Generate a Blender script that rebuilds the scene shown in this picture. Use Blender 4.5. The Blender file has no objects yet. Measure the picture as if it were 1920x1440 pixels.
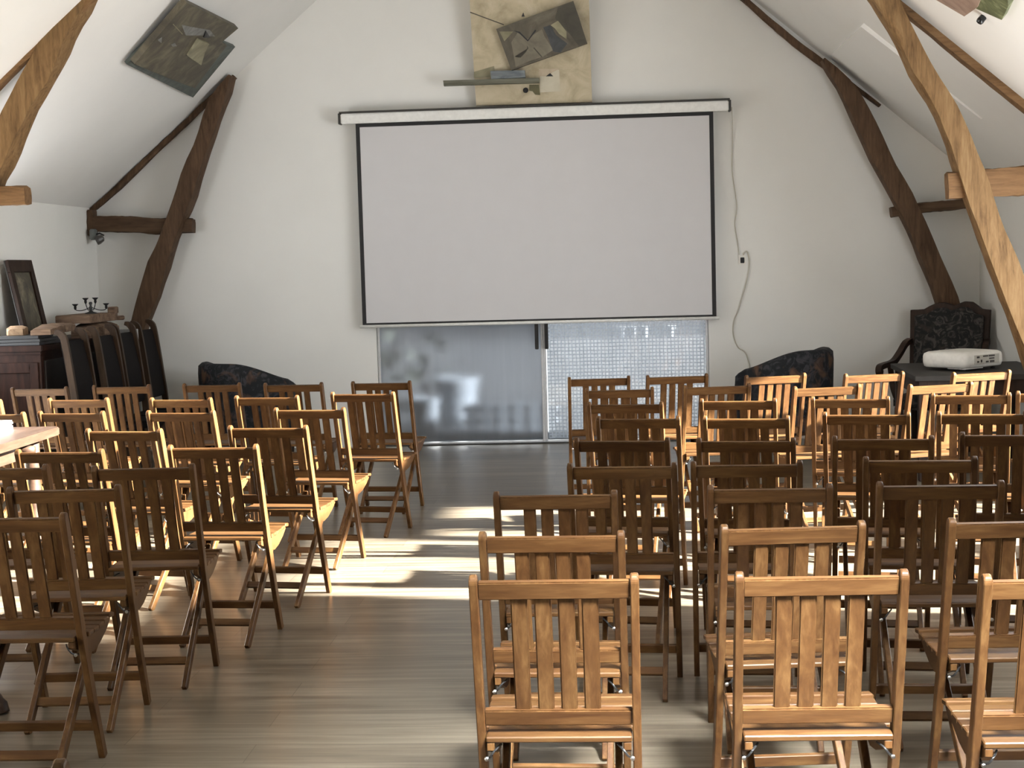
import bpy, bmesh, math, random
from mathutils import Vector, Matrix, noise
random.seed(7)
PI = math.pi
scene = bpy.context.scene
COL = scene.collection

# ------------------------------------------------------------------ helpers
def V(*a): return Vector(a)

def link(name, bm, mats, parent=None, smooth=False, bevel=0.0, seg=2):
    if bevel > 0:
        try:
            bmesh.ops.bevel(bm, geom=list(bm.edges), offset=bevel, segments=seg, affect='EDGES', clamp_overlap=True)
        except Exception:
            pass
    bmesh.ops.recalc_face_normals(bm, faces=list(bm.faces))
    me = bpy.data.meshes.new(name)
    bm.to_mesh(me); bm.free()
    if not isinstance(mats, (list, tuple)): mats = [mats]
    for m in mats: me.materials.append(m)
    if smooth:
        for p in me.polygons: p.use_smooth = True
    o = bpy.data.objects.new(name, me)
    COL.objects.link(o)
    if parent is not None: o.parent = parent
    return o

def smooth_angle(o, deg=35):
    me = o.data
    for p in me.polygons: p.use_smooth = True
    try:
        bm = bmesh.new(); bm.from_mesh(me)
        for e in bm.edges:
            if len(e.link_faces) == 2 and e.calc_face_angle(0) > math.radians(deg): e.smooth = False
        bm.to_mesh(me); bm.free()
    except Exception:
        pass
    return o

def tag(o, label, cat, group=None):
    o['label'] = label; o['category'] = cat
    if group: o['group'] = group
    return o

def thing(name, label, cat, loc=(0, 0, 0), rz=0.0, group=None):
    o = bpy.data.objects.new(name, None); COL.objects.link(o)
    o.location = loc; o.rotation_euler = (0, 0, rz); o.empty_display_size = 0.1
    return tag(o, label, cat, group)

def structure(o):
    o['kind'] = 'structure'; return o

def box(bm, c, s, M=None, mi=0):
    x, y, z = s[0] / 2, s[1] / 2, s[2] / 2
    vs = []
    for sx, sy, sz in ((-1,-1,-1),(1,-1,-1),(1,1,-1),(-1,1,-1),(-1,-1,1),(1,-1,1),(1,1,1),(-1,1,1)):
        p = Vector((sx*x, sy*y, sz*z))
        if M is not None: p = M @ p
        vs.append(bm.verts.new(p + Vector(c)))
    for f in ((0,3,2,1),(4,5,6,7),(0,1,5,4),(1,2,6,5),(2,3,7,6),(3,0,4,7)):
        fc = bm.faces.new([vs[i] for i in f]); fc.material_index = mi
    return vs

def bar(bm, p0, p1, w, d, side=(1, 0, 0), mi=0):
    """rectangular bar from p0 to p1; w along `side`, d across it"""
    sweep(bm, [p0, p1], [(w, d), (w, d)], side, mi)

def sweep(bm, pts, sizes, side=(1, 0, 0), mi=0, jit=0.0):
    pts = [Vector(p) for p in pts]; side = Vector(side).normalized()
    rings = []
    for i, p in enumerate(pts):
        a = pts[max(i-1, 0)]; b = pts[min(i+1, len(pts)-1)]
        t = (b - a).normalized()
        n = t.cross(side).normalized(); s = n.cross(t).normalized()
        w, d = sizes[i][0] / 2, sizes[i][1] / 2
        r = []
        for sx, sy in ((-1,-1),(1,-1),(1,1),(-1,1)):
            j = Vector((random.uniform(-jit,jit), random.uniform(-jit,jit), random.uniform(-jit,jit))) if jit else Vector()
            r.append(bm.verts.new(p + s*(sx*w) + n*(sy*d) + j))
        rings.append(r)
    for i in range(len(rings)-1):
        for k in range(4):
            f = bm.faces.new((rings[i][k], rings[i][(k+1)%4], rings[i+1][(k+1)%4], rings[i+1][k])); f.material_index = mi
    for f in (rings[0][::-1], rings[-1]):
        fc = bm.faces.new(f); fc.material_index = mi

def tube(bm, pts, r, n=8, mi=0, closed_ends=True):
    pts = [Vector(p) for p in pts]
    rr = r if isinstance(r, (list, tuple)) else [r]*len(pts)
    rings = []; up = Vector((0.13, 0.21, 0.97))
    for i, p in enumerate(pts):
        t = (pts[min(i+1, len(pts)-1)] - pts[max(i-1, 0)]).normalized()
        a = t.cross(up)
        if a.length < 1e-3: a = t.cross(Vector((1, 0, 0)))
        a.normalize(); b = t.cross(a).normalized()
        rings.append([bm.verts.new(p + (a*math.cos(2*PI*k/n) + b*math.sin(2*PI*k/n))*rr[i]) for k in range(n)])
    for i in range(len(rings)-1):
        for k in range(n):
            f = bm.faces.new((rings[i][k], rings[i][(k+1)%n], rings[i+1][(k+1)%n], rings[i+1][k])); f.material_index = mi
    if closed_ends:
        bm.faces.new(rings[0][::-1]).material_index = mi; bm.faces.new(rings[-1]).material_index = mi

def catmull(pts, k=6):
    pts = [Vector(p) for p in pts]; out = []
    for i in range(len(pts)-1):
        p0 = pts[max(i-1,0)]; p1 = pts[i]; p2 = pts[i+1]; p3 = pts[min(i+2,len(pts)-1)]
        for j in range(k):
            t = j/k
            out.append(0.5*((2*p1) + (p2-p0)*t + (2*p0-5*p1+4*p2-p3)*t*t + (3*p1-p0-3*p2+p3)*t**3))
    out.append(pts[-1]); return out

def lathe(bm, prof, n=16, loc=(0, 0, 0), M=None, mi=0):
    rings = []
    for r, z in prof:
        ring = []
        for k in range(n):
            p = Vector((r*math.cos(2*PI*k/n), r*math.sin(2*PI*k/n), z))
            if M is not None: p = M @ p
            ring.append(bm.verts.new(p + Vector(loc)))
        rings.append(ring)
    for i in range(len(rings)-1):
        for k in range(n):
            bm.faces.new((rings[i][k], rings[i][(k+1)%n], rings[i+1][(k+1)%n], rings[i+1][k])).material_index = mi
    bm.faces.new(rings[0][::-1]).material_index = mi; bm.faces.new(rings[-1]).material_index = mi

def prism(bm, poly, w0, w1, to3d, mi=0):
    a = [bm.verts.new(to3d(u, v, w0)) for u, v in poly]
    b = [bm.verts.new(to3d(u, v, w1)) for u, v in poly]
    n = len(poly)
    bm.faces.new(a[::-1]).material_index = mi; bm.faces.new(b).material_index = mi
    for i in range(n):
        bm.faces.new((a[i], a[(i+1)%n], b[(i+1)%n], b[i])).material_index = mi

def holed(bm, u0, u1, v0, v1, holes, w0, w1, to3d):
    """slab in (u,v) with rectangular holes (reveals closed), thickness w0..w1"""
    us = sorted({u0, u1, *[h[0] for h in holes], *[h[1] for h in holes]})
    vs = sorted({v0, v1, *[h[2] for h in holes], *[h[3] for h in holes]})
    def solid(i, j):
        if i < 0 or j < 0 or i >= len(us)-1 or j >= len(vs)-1: return False
        cu, cv = (us[i]+us[i+1])/2, (vs[j]+vs[j+1])/2
        return not any(h[0] < cu < h[1] and h[2] < cv < h[3] for h in holes)
    cache = {}
    def vt(i, j, w):
        k = (i, j, w)
        if k not in cache: cache[k] = bm.verts.new(to3d(us[i], vs[j], w))
        return cache[k]
    for i in range(len(us)-1):
        for j in range(len(vs)-1):
            if not solid(i, j): continue
            for w in (w0, w1):
                bm.faces.new((vt(i,j,w), vt(i+1,j,w), vt(i+1,j+1,w), vt(i,j+1,w)))
            for di, dj, a, b in ((-1,0,(i,j),(i,j+1)),(1,0,(i+1,j),(i+1,j+1)),(0,-1,(i,j),(i+1,j)),(0,1,(i,j+1),(i+1,j+1))):
                if not solid(i+di, j+dj):
                    bm.faces.new((vt(*a,w0), vt(*b,w0), vt(*b,w1), vt(*a,w1)))

def copy_tree(o, parent=None):
    c = o.copy(); COL.objects.link(c)
    if parent is not None: c.parent = parent
    for ch in list(o.children): copy_tree(ch, c)
    return c

# ------------------------------------------------------------------ materials
def mat(name):
    m = bpy.data.materials.new(name); m.use_nodes = True
    nt = m.node_tree; nt.nodes.clear()
    out = nt.nodes.new('ShaderNodeOutputMaterial')
    b = nt.nodes.new('ShaderNodeBsdfPrincipled')
    nt.links.new(b.outputs[0], out.inputs[0])
    return m, nt, b, out

def N(nt, t, **kw):
    n = nt.nodes.new(t)
    for k, v in kw.items():
        if hasattr(n, k): setattr(n, k, v)
    return n

def ramp(nt, fac, stops):
    r = nt.nodes.new('ShaderNodeValToRGB')
    e = r.color_ramp.elements
    while len(e) < len(stops): e.new(0.5)
    for i, (p, c) in enumerate(stops):
        e[i].position = p; e[i].color = (*c, 1)
    nt.links.new(fac, r.inputs[0]); return r

def coords(nt, scale, kind='Object', rnd=False):
    tc = N(nt, 'ShaderNodeTexCoord'); mp = N(nt, 'ShaderNodeMapping')
    mp.inputs['Scale'].default_value = scale
    nt.links.new(tc.outputs[kind], mp.inputs['Vector'])
    if rnd:
        oi = N(nt, 'ShaderNodeObjectInfo'); mu = N(nt, 'ShaderNodeVectorMath', operation='SCALE')
        mu.inputs[0].default_value = (37.0, 51.0, 23.0)
        nt.links.new(oi.outputs['Random'], mu.inputs['Scale'])
        nt.links.new(mu.outputs[0], mp.inputs['Location'])
    return mp.outputs[0]

def noise_tex(nt, vec, scale=5, detail=4, rough=0.55, dist=0.0):
    n = N(nt, 'ShaderNodeTexNoise')
    n.inputs['Scale'].default_value = scale; n.inputs['Detail'].default_value = detail
    n.inputs['Roughness'].default_value = rough; n.inputs['Distortion'].default_value = dist
    nt.links.new(vec, n.inputs['Vector']); return n.outputs['Fac']

def bump(nt, b, h, strength=0.2, dist=0.01):
    bp = N(nt, 'ShaderNodeBump'); bp.inputs['Strength'].default_value = strength; bp.inputs['Distance'].default_value = dist
    nt.links.new(h, bp.inputs['Height']); nt.links.new(bp.outputs[0], b.inputs['Normal'])

def m_plain(name, col, rough=0.5, spec=0.5, metal=0.0, var=0.06, scale=30):
    m, nt, b, _ = mat(name)
    f = noise_tex(nt, coords(nt, (1, 1, 1)), scale, 3)
    r = ramp(nt, f, [(0.3, tuple(c*(1-var) for c in col)), (0.7, tuple(min(1, c*(1+var)) for c in col))])
    nt.links.new(r.outputs[0], b.inputs['Base Color'])
    b.inputs['Roughness'].default_value = rough; b.inputs['Metallic'].default_value = metal
    b.inputs['Specular IOR Level'].default_value = spec
    return m

def m_wood(name, dark, mid, light, stretch, rough=0.45, fine=1.0, objvar=0.0, bumpy=0.1, spec=0.4, knots=False, kind='Object'):
    """stretch: mapping scale; small along the grain"""
    m, nt, b, _ = mat(name)
    vec = coords(nt, stretch, kind, rnd=True)
    f1 = noise_tex(nt, vec, 3.0*fine, 5, 0.6, 1.2)
    f2 = noise_tex(nt, vec, 14.0*fine, 4, 0.6, 0.4)
    mx = N(nt, 'ShaderNodeMath', operation='MULTIPLY_ADD'); mx.inputs[1].default_value = 0.35
    nt.links.new(f2, mx.inputs[0])
    m2 = N(nt, 'ShaderNodeMath', operation='MULTIPLY'); m2.inputs[1].default_value = 0.65
    nt.links.new(f1, m2.inputs[0]); nt.links.new(m2.outputs[0], mx.inputs[2])
    r = ramp(nt, mx.outputs[0], [(0.30, dark), (0.5, mid), (0.70, light)])
    colr = r.outputs[0]
    if knots:
        v = N(nt, 'ShaderNodeTexVoronoi'); v.inputs['Scale'].default_value = 2.2*fine
        nt.links.new(vec, v.inputs['Vector'])
        kr = ramp(nt, v.outputs['Distance'], [(0.02, (0.25, 0.25, 0.25)), (0.14, (1, 1, 1))])
        mm = N(nt, 'ShaderNodeMix', data_type='RGBA', blend_type='MULTIPLY'); mm.inputs[0].default_value = 0.8
        nt.links.new(colr, mm.inputs[6]); nt.links.new(kr.outputs[0], mm.inputs[7]); colr = mm.outputs[2]
    if objvar > 0:
        oi = N(nt, 'ShaderNodeObjectInfo'); hs = N(nt, 'ShaderNodeHueSaturation')
        mr = N(nt, 'ShaderNodeMapRange'); mr.inputs['To Min'].default_value = 1-objvar; mr.inputs['To Max'].default_value = 1+objvar
        nt.links.new(oi.outputs['Random'], mr.inputs['Value']); nt.links.new(mr.outputs[0], hs.inputs['Value'])
        nt.links.new(colr, hs.inputs['Color']); colr = hs.outputs[0]
    nt.links.new(colr, b.inputs['Base Color'])
    b.inputs['Roughness'].default_value = rough; b.inputs['Specular IOR Level'].default_value = spec
    if bumpy: bump(nt, b, mx.outputs[0], bumpy, 0.01)
    return m

def m_paint(name, col, var=0.02):
    m, nt, b, _ = mat(name)
    f = noise_tex(nt, coords(nt, (1, 1, 1)), 1.6, 5, 0.6)
    r = ramp(nt, f, [(0.3, tuple(c*(1-var) for c in col)), (0.7, tuple(min(1, c*(1+var)) for c in col))])
    nt.links.new(r.outputs[0], b.inputs['Base Color'])
    b.inputs['Roughness'].default_value = 0.85; b.inputs['Specular IOR Level'].default_value = 0.25
    bump(nt, b, noise_tex(nt, coords(nt, (1, 1, 1)), 55, 4), 0.06, 0.004)
    return m

def m_floor():
    m, nt, b, _ = mat('laminate_floor')
    vec = coords(nt, (1, 1, 1))
    br = N(nt, 'ShaderNodeTexBrick'); nt.links.new(vec, br.inputs['Vector'])
    br.offset = 0.37; br.inputs['Scale'].default_value = 1.0
    br.inputs['Brick Width'].default_value = 1.29; br.inputs['Row Height'].default_value = 0.192
    br.inputs['Mortar Size'].default_value = 0.0016; br.inputs['Mortar Smooth'].default_value = 0.3; br.inputs['Bias'].default_value = 0.0
    br.inputs['Color1'].default_value = (0.0, 0.0, 0.0, 1); br.inputs['Color2'].default_value = (1, 1, 1, 1); br.inputs['Mortar'].default_value = (0.5, 0.5, 0.5, 1)
    g1 = noise_tex(nt, coords(nt, (0.55, 11.0, 1)), 2.2, 6, 0.62, 0.6)
    g2 = noise_tex(nt, coords(nt, (2.0, 60.0, 1)), 2.0, 4, 0.6)
    ad = N(nt, 'ShaderNodeMath', operation='MULTIPLY_ADD'); ad.inputs[1].default_value = 0.10
    nt.links.new(g2, ad.inputs[0]); nt.links.new(g1, ad.inputs[2])
    a2 = N(nt, 'ShaderNodeMath', operation='MULTIPLY_ADD'); a2.inputs[1].default_value = 0.13
    nt.links.new(br.outputs['Color'], a2.inputs[0]); nt.links.new(ad.outputs[0], a2.inputs[2])
    r = ramp(nt, a2.outputs[0], [(0.36, FLOOR_D), (0.60, FLOOR_M), (0.84, FLOOR_L)])
    mm = N(nt, 'ShaderNodeMix', data_type='RGBA', blend_type='MULTIPLY')
    nt.links.new(br.outputs['Fac'], mm.inputs[0]); nt.links.new(r.outputs[0], mm.inputs[6]); mm.inputs[7].default_value = (0.45, 0.42, 0.4, 1)
    nt.links.new(mm.outputs[2], b.inputs['Base Color'])
    b.inputs['Roughness'].default_value = 0.28; b.inputs['Specular IOR Level'].default_value = 0.5
    bump(nt, b, ad.outputs[0], 0.06, 0.004)
    return m
FLOOR_D = (0.062, 0.049, 0.034); FLOOR_M = (0.130, 0.107, 0.077); FLOOR_L = (0.24, 0.205, 0.155)

def m_floral(name, base, blobs, acc, scale=14):
    m, nt, b, _ = mat(name)
    vec = coords(nt, (1, 1, 1))
    f = noise_tex(nt, vec, scale, 4, 0.6, 2.2)
    g = noise_tex(nt, vec, scale*0.6, 3, 0.5, 1.0)
    r1 = ramp(nt, f, [(0.50, base), (0.62, blobs)])
    r2 = ramp(nt, g, [(0.56, (0, 0, 0)), (0.68, (1, 1, 1))])
    mm = N(nt, 'ShaderNodeMix', data_type='RGBA')
    nt.links.new(r2.outputs[0], mm.inputs[0]); nt.links.new(r1.outputs[0], mm.inputs[6]); mm.inputs[7].default_value = (*acc, 1)
    nt.links.new(mm.outputs[2], b.inputs['Base Color'])
    b.inputs['Roughness'].default_value = 0.8; b.inputs['Specular IOR Level'].default_value = 0.2
    bump(nt, b, noise_tex(nt, vec, 160, 2), 0.15, 0.003)
    return m

def m_canvas(name, stops, scale=5, dist=2.0, stretch=(1, 1, 1), rough=0.6):
    m, nt, b, _ = mat(name)
    vec = coords(nt, stretch)
    f = noise_tex(nt, vec, scale, 6, 0.62, dist)
    r = ramp(nt, f, stops); nt.links.new(r.outputs[0], b.inputs['Base Color'])
    b.inputs['Roughness'].default_value = rough
    bump(nt, b, f, 0.25, 0.01)
    return m

def m_frosted():
    """etched glass leaf: rough refraction plus a soft sheen"""
    m, nt, b, out = mat('frosted_glass'); nt.nodes.remove(b)
    vec = coords(nt, (1, 1, 1))
    rf = N(nt, 'ShaderNodeBsdfRefraction'); rf.inputs['IOR'].default_value = 1.12; rf.inputs['Roughness'].default_value = 0.42
    rf.inputs['Color'].default_value = (0.42, 0.445, 0.48, 1)
    df = N(nt, 'ShaderNodeBsdfDiffuse')
    f = noise_tex(nt, coords(nt, (6, 6, 0.5)), 3, 4, 0.6)
    r = ramp(nt, f, [(0.35, (0.30, 0.315, 0.33)), (0.7, (0.42, 0.44, 0.46))]); nt.links.new(r.outputs[0], df.inputs['Color'])
    gl = N(nt, 'ShaderNodeBsdfGlossy'); gl.inputs['Roughness'].default_value = 0.28; gl.inputs['Color'].default_value = (0.9, 0.93, 1.0, 1)
    m1 = N(nt, 'ShaderNodeMixShader'); m1.inputs[0].default_value = 0.25
    nt.links.new(rf.outputs[0], m1.inputs[1]); nt.links.new(df.outputs[0], m1.inputs[2])
    m2 = N(nt, 'ShaderNodeMixShader'); m2.inputs[0].default_value = 0.10
    nt.links.new(m1.outputs[0], m2.inputs[1]); nt.links.new(gl.outputs[0], m2.inputs[2])
    nt.links.new(m2.outputs[0], out.inputs[0])
    return m

def m_clear():
    m, nt, b, out = mat('clear_glass'); nt.nodes.remove(b)
    tr = N(nt, 'ShaderNodeBsdfTransparent'); tr.inputs['Color'].default_value = (0.93, 0.95, 0.97, 1)
    gl = N(nt, 'ShaderNodeBsdfGlossy'); gl.inputs['Roughness'].default_value = 0.05
    m1 = N(nt, 'ShaderNodeMixShader'); m1.inputs[0].default_value = 0.08
    nt.links.new(tr.outputs[0], m1.inputs[1]); nt.links.new(gl.outputs[0], m1.inputs[2]); nt.links.new(m1.outputs[0], out.inputs[0])
    return m

def m_net():
    """open-weave net cloth: threads with gaps"""
    m, nt, b, out = mat('net_cloth'); nt.nodes.remove(b)
    br = N(nt, 'ShaderNodeTexBrick'); br.offset = 0.0
    tc = N(nt, 'ShaderNodeTexCoord'); sp = N(nt, 'ShaderNodeSeparateXYZ'); cb = N(nt, 'ShaderNodeCombineXYZ')
    nz = noise_tex(nt, tc.outputs['Object'], 5, 2)
    nt.links.new(tc.outputs['Object'], sp.inputs[0]); 
    ad = N(nt, 'ShaderNodeMath', operation='MULTIPLY_ADD'); ad.inputs[1].default_value = 0.02
    nt.links.new(nz, ad.inputs[0]); nt.links.new(sp.outputs[0], ad.inputs[2])
    nt.links.new(ad.outputs[0], cb.inputs[0]); nt.links.new(sp.outputs[2], cb.inputs[1]); nt.links.new(cb.outputs[0], br.inputs['Vector'])
    br.inputs['Scale'].default_value = 1.0; br.inputs['Brick Width'].default_value = 0.034; br.inputs['Row Height'].default_value = 0.034
    br.inputs['Mortar Size'].default_value = 0.0065; br.inputs['Mortar Smooth'].default_value = 0.4
    tr = N(nt, 'ShaderNodeBsdfTransparent'); tr.inputs['Color'].default_value = (0.8, 0.8, 0.8, 1)
    df = N(nt, 'ShaderNodeBsdfDiffuse'); df.inputs['Color'].default_value = (0.85, 0.86, 0.88, 1)
    tl = N(nt, 'ShaderNodeBsdfTranslucent'); tl.inputs['Color'].default_value = (0.9, 0.92, 0.95, 1)
    a = N(nt, 'ShaderNodeMixShader'); a.inputs[0].default_value = 0.6
    nt.links.new(df.outputs[0], a.inputs[1]); nt.links.new(tl.outputs[0], a.inputs[2])
    mr = N(nt, 'ShaderNodeMapRange'); mr.inputs['To Min'].default_value = 0.45; mr.inputs['To Max'].default_value = 1.0
    nt.links.new(br.outputs['Fac'], mr.inputs['Value'])
    c = N(nt, 'ShaderNodeMixShader'); nt.links.new(mr.outputs[0], c.inputs[0])
    nt.links.new(tr.outputs[0], c.inputs[1]); nt.links.new(a.outputs[0], c.inputs[2]); nt.links.new(c.outputs[0], out.inputs[0])
    return m

REARW = m_wood('rear_wall_absorber', (.05, .035, .022), (.10, .07, .045), (.15, .11, .075), (5, 5, .6), .7)  # unseen wall, made dark so less light bounces onto the chair backs
WALL = m_paint('wall_paint', (0.78, 0.775, 0.742))
CEIL = m_paint('ceiling_paint', (0.78, 0.775, 0.748))
FLOORM = m_floor()
CW = ((0.035, 0.0135, 0.0048), (0.073, 0.034, 0.0118), (0.128, 0.069, 0.0255))
CH_V = m_wood('chair_wood_upright', *CW, (5, 5, 0.55), 0.42, 1.1, 0.2, 0.06, 0.16)
CH_H = m_wood('chair_wood_across', *CW, (0.55, 5, 5), 0.42, 1.1, 0.2, 0.06, 0.16)
CH_D = m_wood('chair_wood_lengthwise', *CW, (5, 0.8, 0.8), 0.42, 1.1, 0.2, 0.06, 0.16)
METAL = m_plain('zinc_plated_steel', (0.55, 0.54, 0.52), 0.3, 0.5, 1.0)
DMETAL = m_plain('blackened_metal', (0.03, 0.03, 0.03), 0.4, 0.5, 0.6)
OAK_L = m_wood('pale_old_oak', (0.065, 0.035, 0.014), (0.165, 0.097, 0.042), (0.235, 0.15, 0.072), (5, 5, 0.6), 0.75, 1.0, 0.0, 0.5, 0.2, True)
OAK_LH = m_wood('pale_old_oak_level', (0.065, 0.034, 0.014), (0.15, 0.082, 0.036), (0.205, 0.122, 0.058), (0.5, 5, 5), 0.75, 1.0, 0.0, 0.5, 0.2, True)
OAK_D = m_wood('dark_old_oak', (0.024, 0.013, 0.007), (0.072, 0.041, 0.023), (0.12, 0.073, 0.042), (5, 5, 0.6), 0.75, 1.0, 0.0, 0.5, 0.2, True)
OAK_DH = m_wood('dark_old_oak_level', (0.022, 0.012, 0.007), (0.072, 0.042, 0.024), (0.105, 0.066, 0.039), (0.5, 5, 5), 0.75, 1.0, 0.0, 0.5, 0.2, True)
BLACKF = m_plain('black_border', (0.006, 0.006, 0.007), 0.7)
SCREENW = m_plain('screen_white', (0.60, 0.592, 0.60), 0.7, 0.2, 0, 0.01, 6)
CASEW = m_plain('white_lacquer', (0.80, 0.80, 0.77), 0.4)
DARKCAP = m_plain('dark_cap', (0.02, 0.018, 0.015), 0.5)
ALU = m_plain('pale_aluminium', (0.72, 0.73, 0.75), 0.35, 0.5, 0.4)
FROST = m_frosted(); CLEAR = m_clear(); NET = m_net()
WPLAST = m_plain('white_plastic', (0.78, 0.76, 0.70), 0.4)
CABLE = m_plain('grey_white_cable', (0.52, 0.49, 0.42), 0.5)
FLORAL = m_floral('dark_floral_fabric', (0.010, 0.011, 0.013), (0.035, 0.035, 0.04), (0.085, 0.048, 0.03), 9)
FLORAL2 = m_floral('dark_grey_floral_fabric', (0.010, 0.010, 0.010), (0.055, 0.05, 0.045), (0.03, 0.024, 0.02), 11)
EBONY = m_wood('dark_polished_wood', (0.010, 0.006, 0.004), (0.022, 0.012, 0.008), (0.040, 0.020, 0.013), (3, 3, 0.6), 0.5, 1, 0.0, 0.03, 0.15)
MAHOG = m_wood('red_brown_cabinet_wood', (0.011, 0.0045, 0.003), (0.022, 0.009, 0.006), (0.036, 0.015, 0.010), (4, 4, 0.6), 0.5, 1, 0.0, 0.03, 0.12)
TABLEW = m_wood('table_top_wood', (0.022, 0.011, 0.006), (0.042, 0.023, 0.014), (0.068, 0.04, 0.026), (4, 0.5, 4), 0.45, 1, 0.0, 0.08)
PAPER = m_plain('white_paper', (0.84, 0.83, 0.78), 0.8, 0.1, 0, 0.02)
LEATHER = m_plain('black_leather', (0.006, 0.005, 0.005), 0.7, 0.08)
ROUGHW = m_wood('rough_sawn_wood', (0.05, 0.03, 0.02), (0.14, 0.09, 0.06), (0.25, 0.17, 0.11), (0.6, 5, 5), 0.8, 1, 0.0, 0.3, 0.2)
DTOP = m_plain('dark_grey_table_top', (0.028, 0.025, 0.022), 0.6, 0.15)
LP_back = [(11.029, -3.655), (10.969, -3.293), (12.683, -3.236), (12.932, -3.697)]
LP_front = [(10.985, -3.615), (10.792, -3.139), (12.169, -3.106), (12.041, -3.613)]
LP_low = [(11.063, -3.624), (12.127, -3.623), (12.656, -3.617), (12.383, -3.249), (11.375, -3.299)]
LP_card = [(11.711, -3.421), (11.588, -3.294), (11.868, -3.286), (11.958, -3.349), (12.148, -3.437), (11.885, -3.428)]
LP_black = [(11.664, -3.268), (11.58, -3.225), (11.782, -3.248)]
LP_wash = [(11.078, -3.268), (11.276, -3.251), (11.664, -3.21), (11.888, -3.229), (11.621, -3.265), (11.339, -3.313)]
LP_w1 = [(10.943, -3.416), (10.967, -3.39), (11.058, -3.424), (10.987, -3.422)]
LP_w2 = [(11.247, -3.407), (11.281, -3.387), (11.376, -3.399), (11.312, -3.414)]
LP_w3 = [(10.922, -3.291), (10.93, -3.287), (11.255, -3.314), (11.256, -3.318)]
RP_a = [(9.621, 2.075), (9.62, 2.124), (9.511, 2.274), (9.186, 2.274), (8.706, 2.211)]
RP_b = [(9.257, 2.278), (9.106, 2.392), (8.823, 2.355), (8.524, 2.273), (8.774, 2.215)]
RP_knob = [(9.459, 2.343)]
G_board = [(-1.23, 4.2), (-0.154, 4.181), (-0.145, 3.117), (-1.199, 3.12)]
G_pic = [(-0.986, 3.775), (-0.289, 3.991), (-0.174, 3.622), (-0.862, 3.412)]
G_p1 = [(-0.428, 3.937), (-0.289, 3.983), (-0.24, 3.841), (-0.179, 3.624), (-0.251, 3.599), (-0.329, 3.709), (-0.458, 3.845)]
G_p2 = [(-0.565, 3.774), (-0.498, 3.79), (-0.452, 3.704), (-0.354, 3.625), (-0.418, 3.548), (-0.48, 3.56), (-0.529, 3.697)]
G_p3 = [(-0.957, 3.752), (-0.833, 3.747), (-0.916, 3.666)]
G_p4 = [(-0.854, 3.654), (-0.795, 3.736), (-0.71, 3.677), (-0.643, 3.721), (-0.575, 3.756), (-0.557, 3.699), (-0.48, 3.575), (-0.571, 3.522), (-0.706, 3.484), (-0.822, 3.437)]
G_p5 = [(-0.498, 3.79), (-0.43, 3.825), (-0.357, 3.729), (-0.358, 3.663), (-0.424, 3.712), (-0.46, 3.761)]
G_l1 = [(-0.832, 3.755), (-0.775, 3.743), (-0.705, 3.67), (-0.636, 3.757), (-0.627, 3.747), (-0.706, 3.656), (-0.78, 3.729)]
G_l2 = [(-0.716, 3.624), (-0.702, 3.6), (-0.727, 3.563), (-0.776, 3.518), (-0.828, 3.53), (-0.79, 3.519), (-0.732, 3.573), (-0.712, 3.6)]
G_l3 = [(-0.65, 3.603), (-0.58, 3.52), (-0.59, 3.516), (-0.659, 3.598)]
G_bar = [(-1.484, 3.345), (-0.615, 3.338), (-0.616, 3.295), (-1.481, 3.298)]
G_blue = [(-1.053, 3.413), (-0.742, 3.407), (-0.739, 3.345), (-1.046, 3.342)]
G_olive = [(-0.708, 3.287), (-0.622, 3.284), (-0.614, 3.193), (-0.658, 3.199), (-0.681, 3.229), (-0.71, 3.235)]
G_tri = [(-0.557, 3.356), (-0.489, 3.354), (-0.517, 3.383)]
G_tri2 = [(-0.759, 3.884), (-0.73, 3.883), (-0.741, 3.921)]
G_peach = [(-0.619, 3.359), (-0.557, 3.357), (-0.435, 3.419), (-0.618, 3.425)]
G_tan = [(-1.207, 3.418), (-1.022, 3.464), (-1.015, 3.373), (-1.209, 3.366)]
G_line = [(-1.22, 3.944), (-0.92, 3.824), (-0.92, 3.815), (-1.22, 3.935)]
G_knob = [(-0.742, 3.238)]
G_patch = [(-0.608, 3.425), (-0.435, 3.41), (-0.43, 3.22), (-0.614, 3.217)]
# ------------------------------------------------------------------ room (X right, Y towards the screen wall, Z up)
XL, XR, YB, YR, EZ, K = -4.83, 3.32, 13.57, -0.8, 2.30, 0.845
XA = (XL + XR) / 2; ZA = EZ + K * (XA - XL)
NL = Vector((K, 0, -1)).normalized(); NR = Vector((-K, 0, -1)).normalized()
def slopeL(y, x, w): return Vector((x, y, EZ + K*(x - XL))) - NL*w      # w > 0 outwards, w < 0 into the room
def slopeR(y, x, w): return Vector((x, y, EZ + K*(XR - x))) - NR*w
def planeX(x0, s): return lambda u, v, w: Vector((x0 + s*w, u, v))        # u = Y, v = Z
def planeY(y0, s): return lambda u, v, w: Vector((u, y0 + s*w, v))        # u = X, v = Z

bm = bmesh.new(); holed(bm, XL-.3, XR+.3, YR-.3, YB+.3, [], 0, -.2, lambda u, v, w: Vector((u, v, w)))
floor = structure(link('floor', bm, FLOORM))

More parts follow.
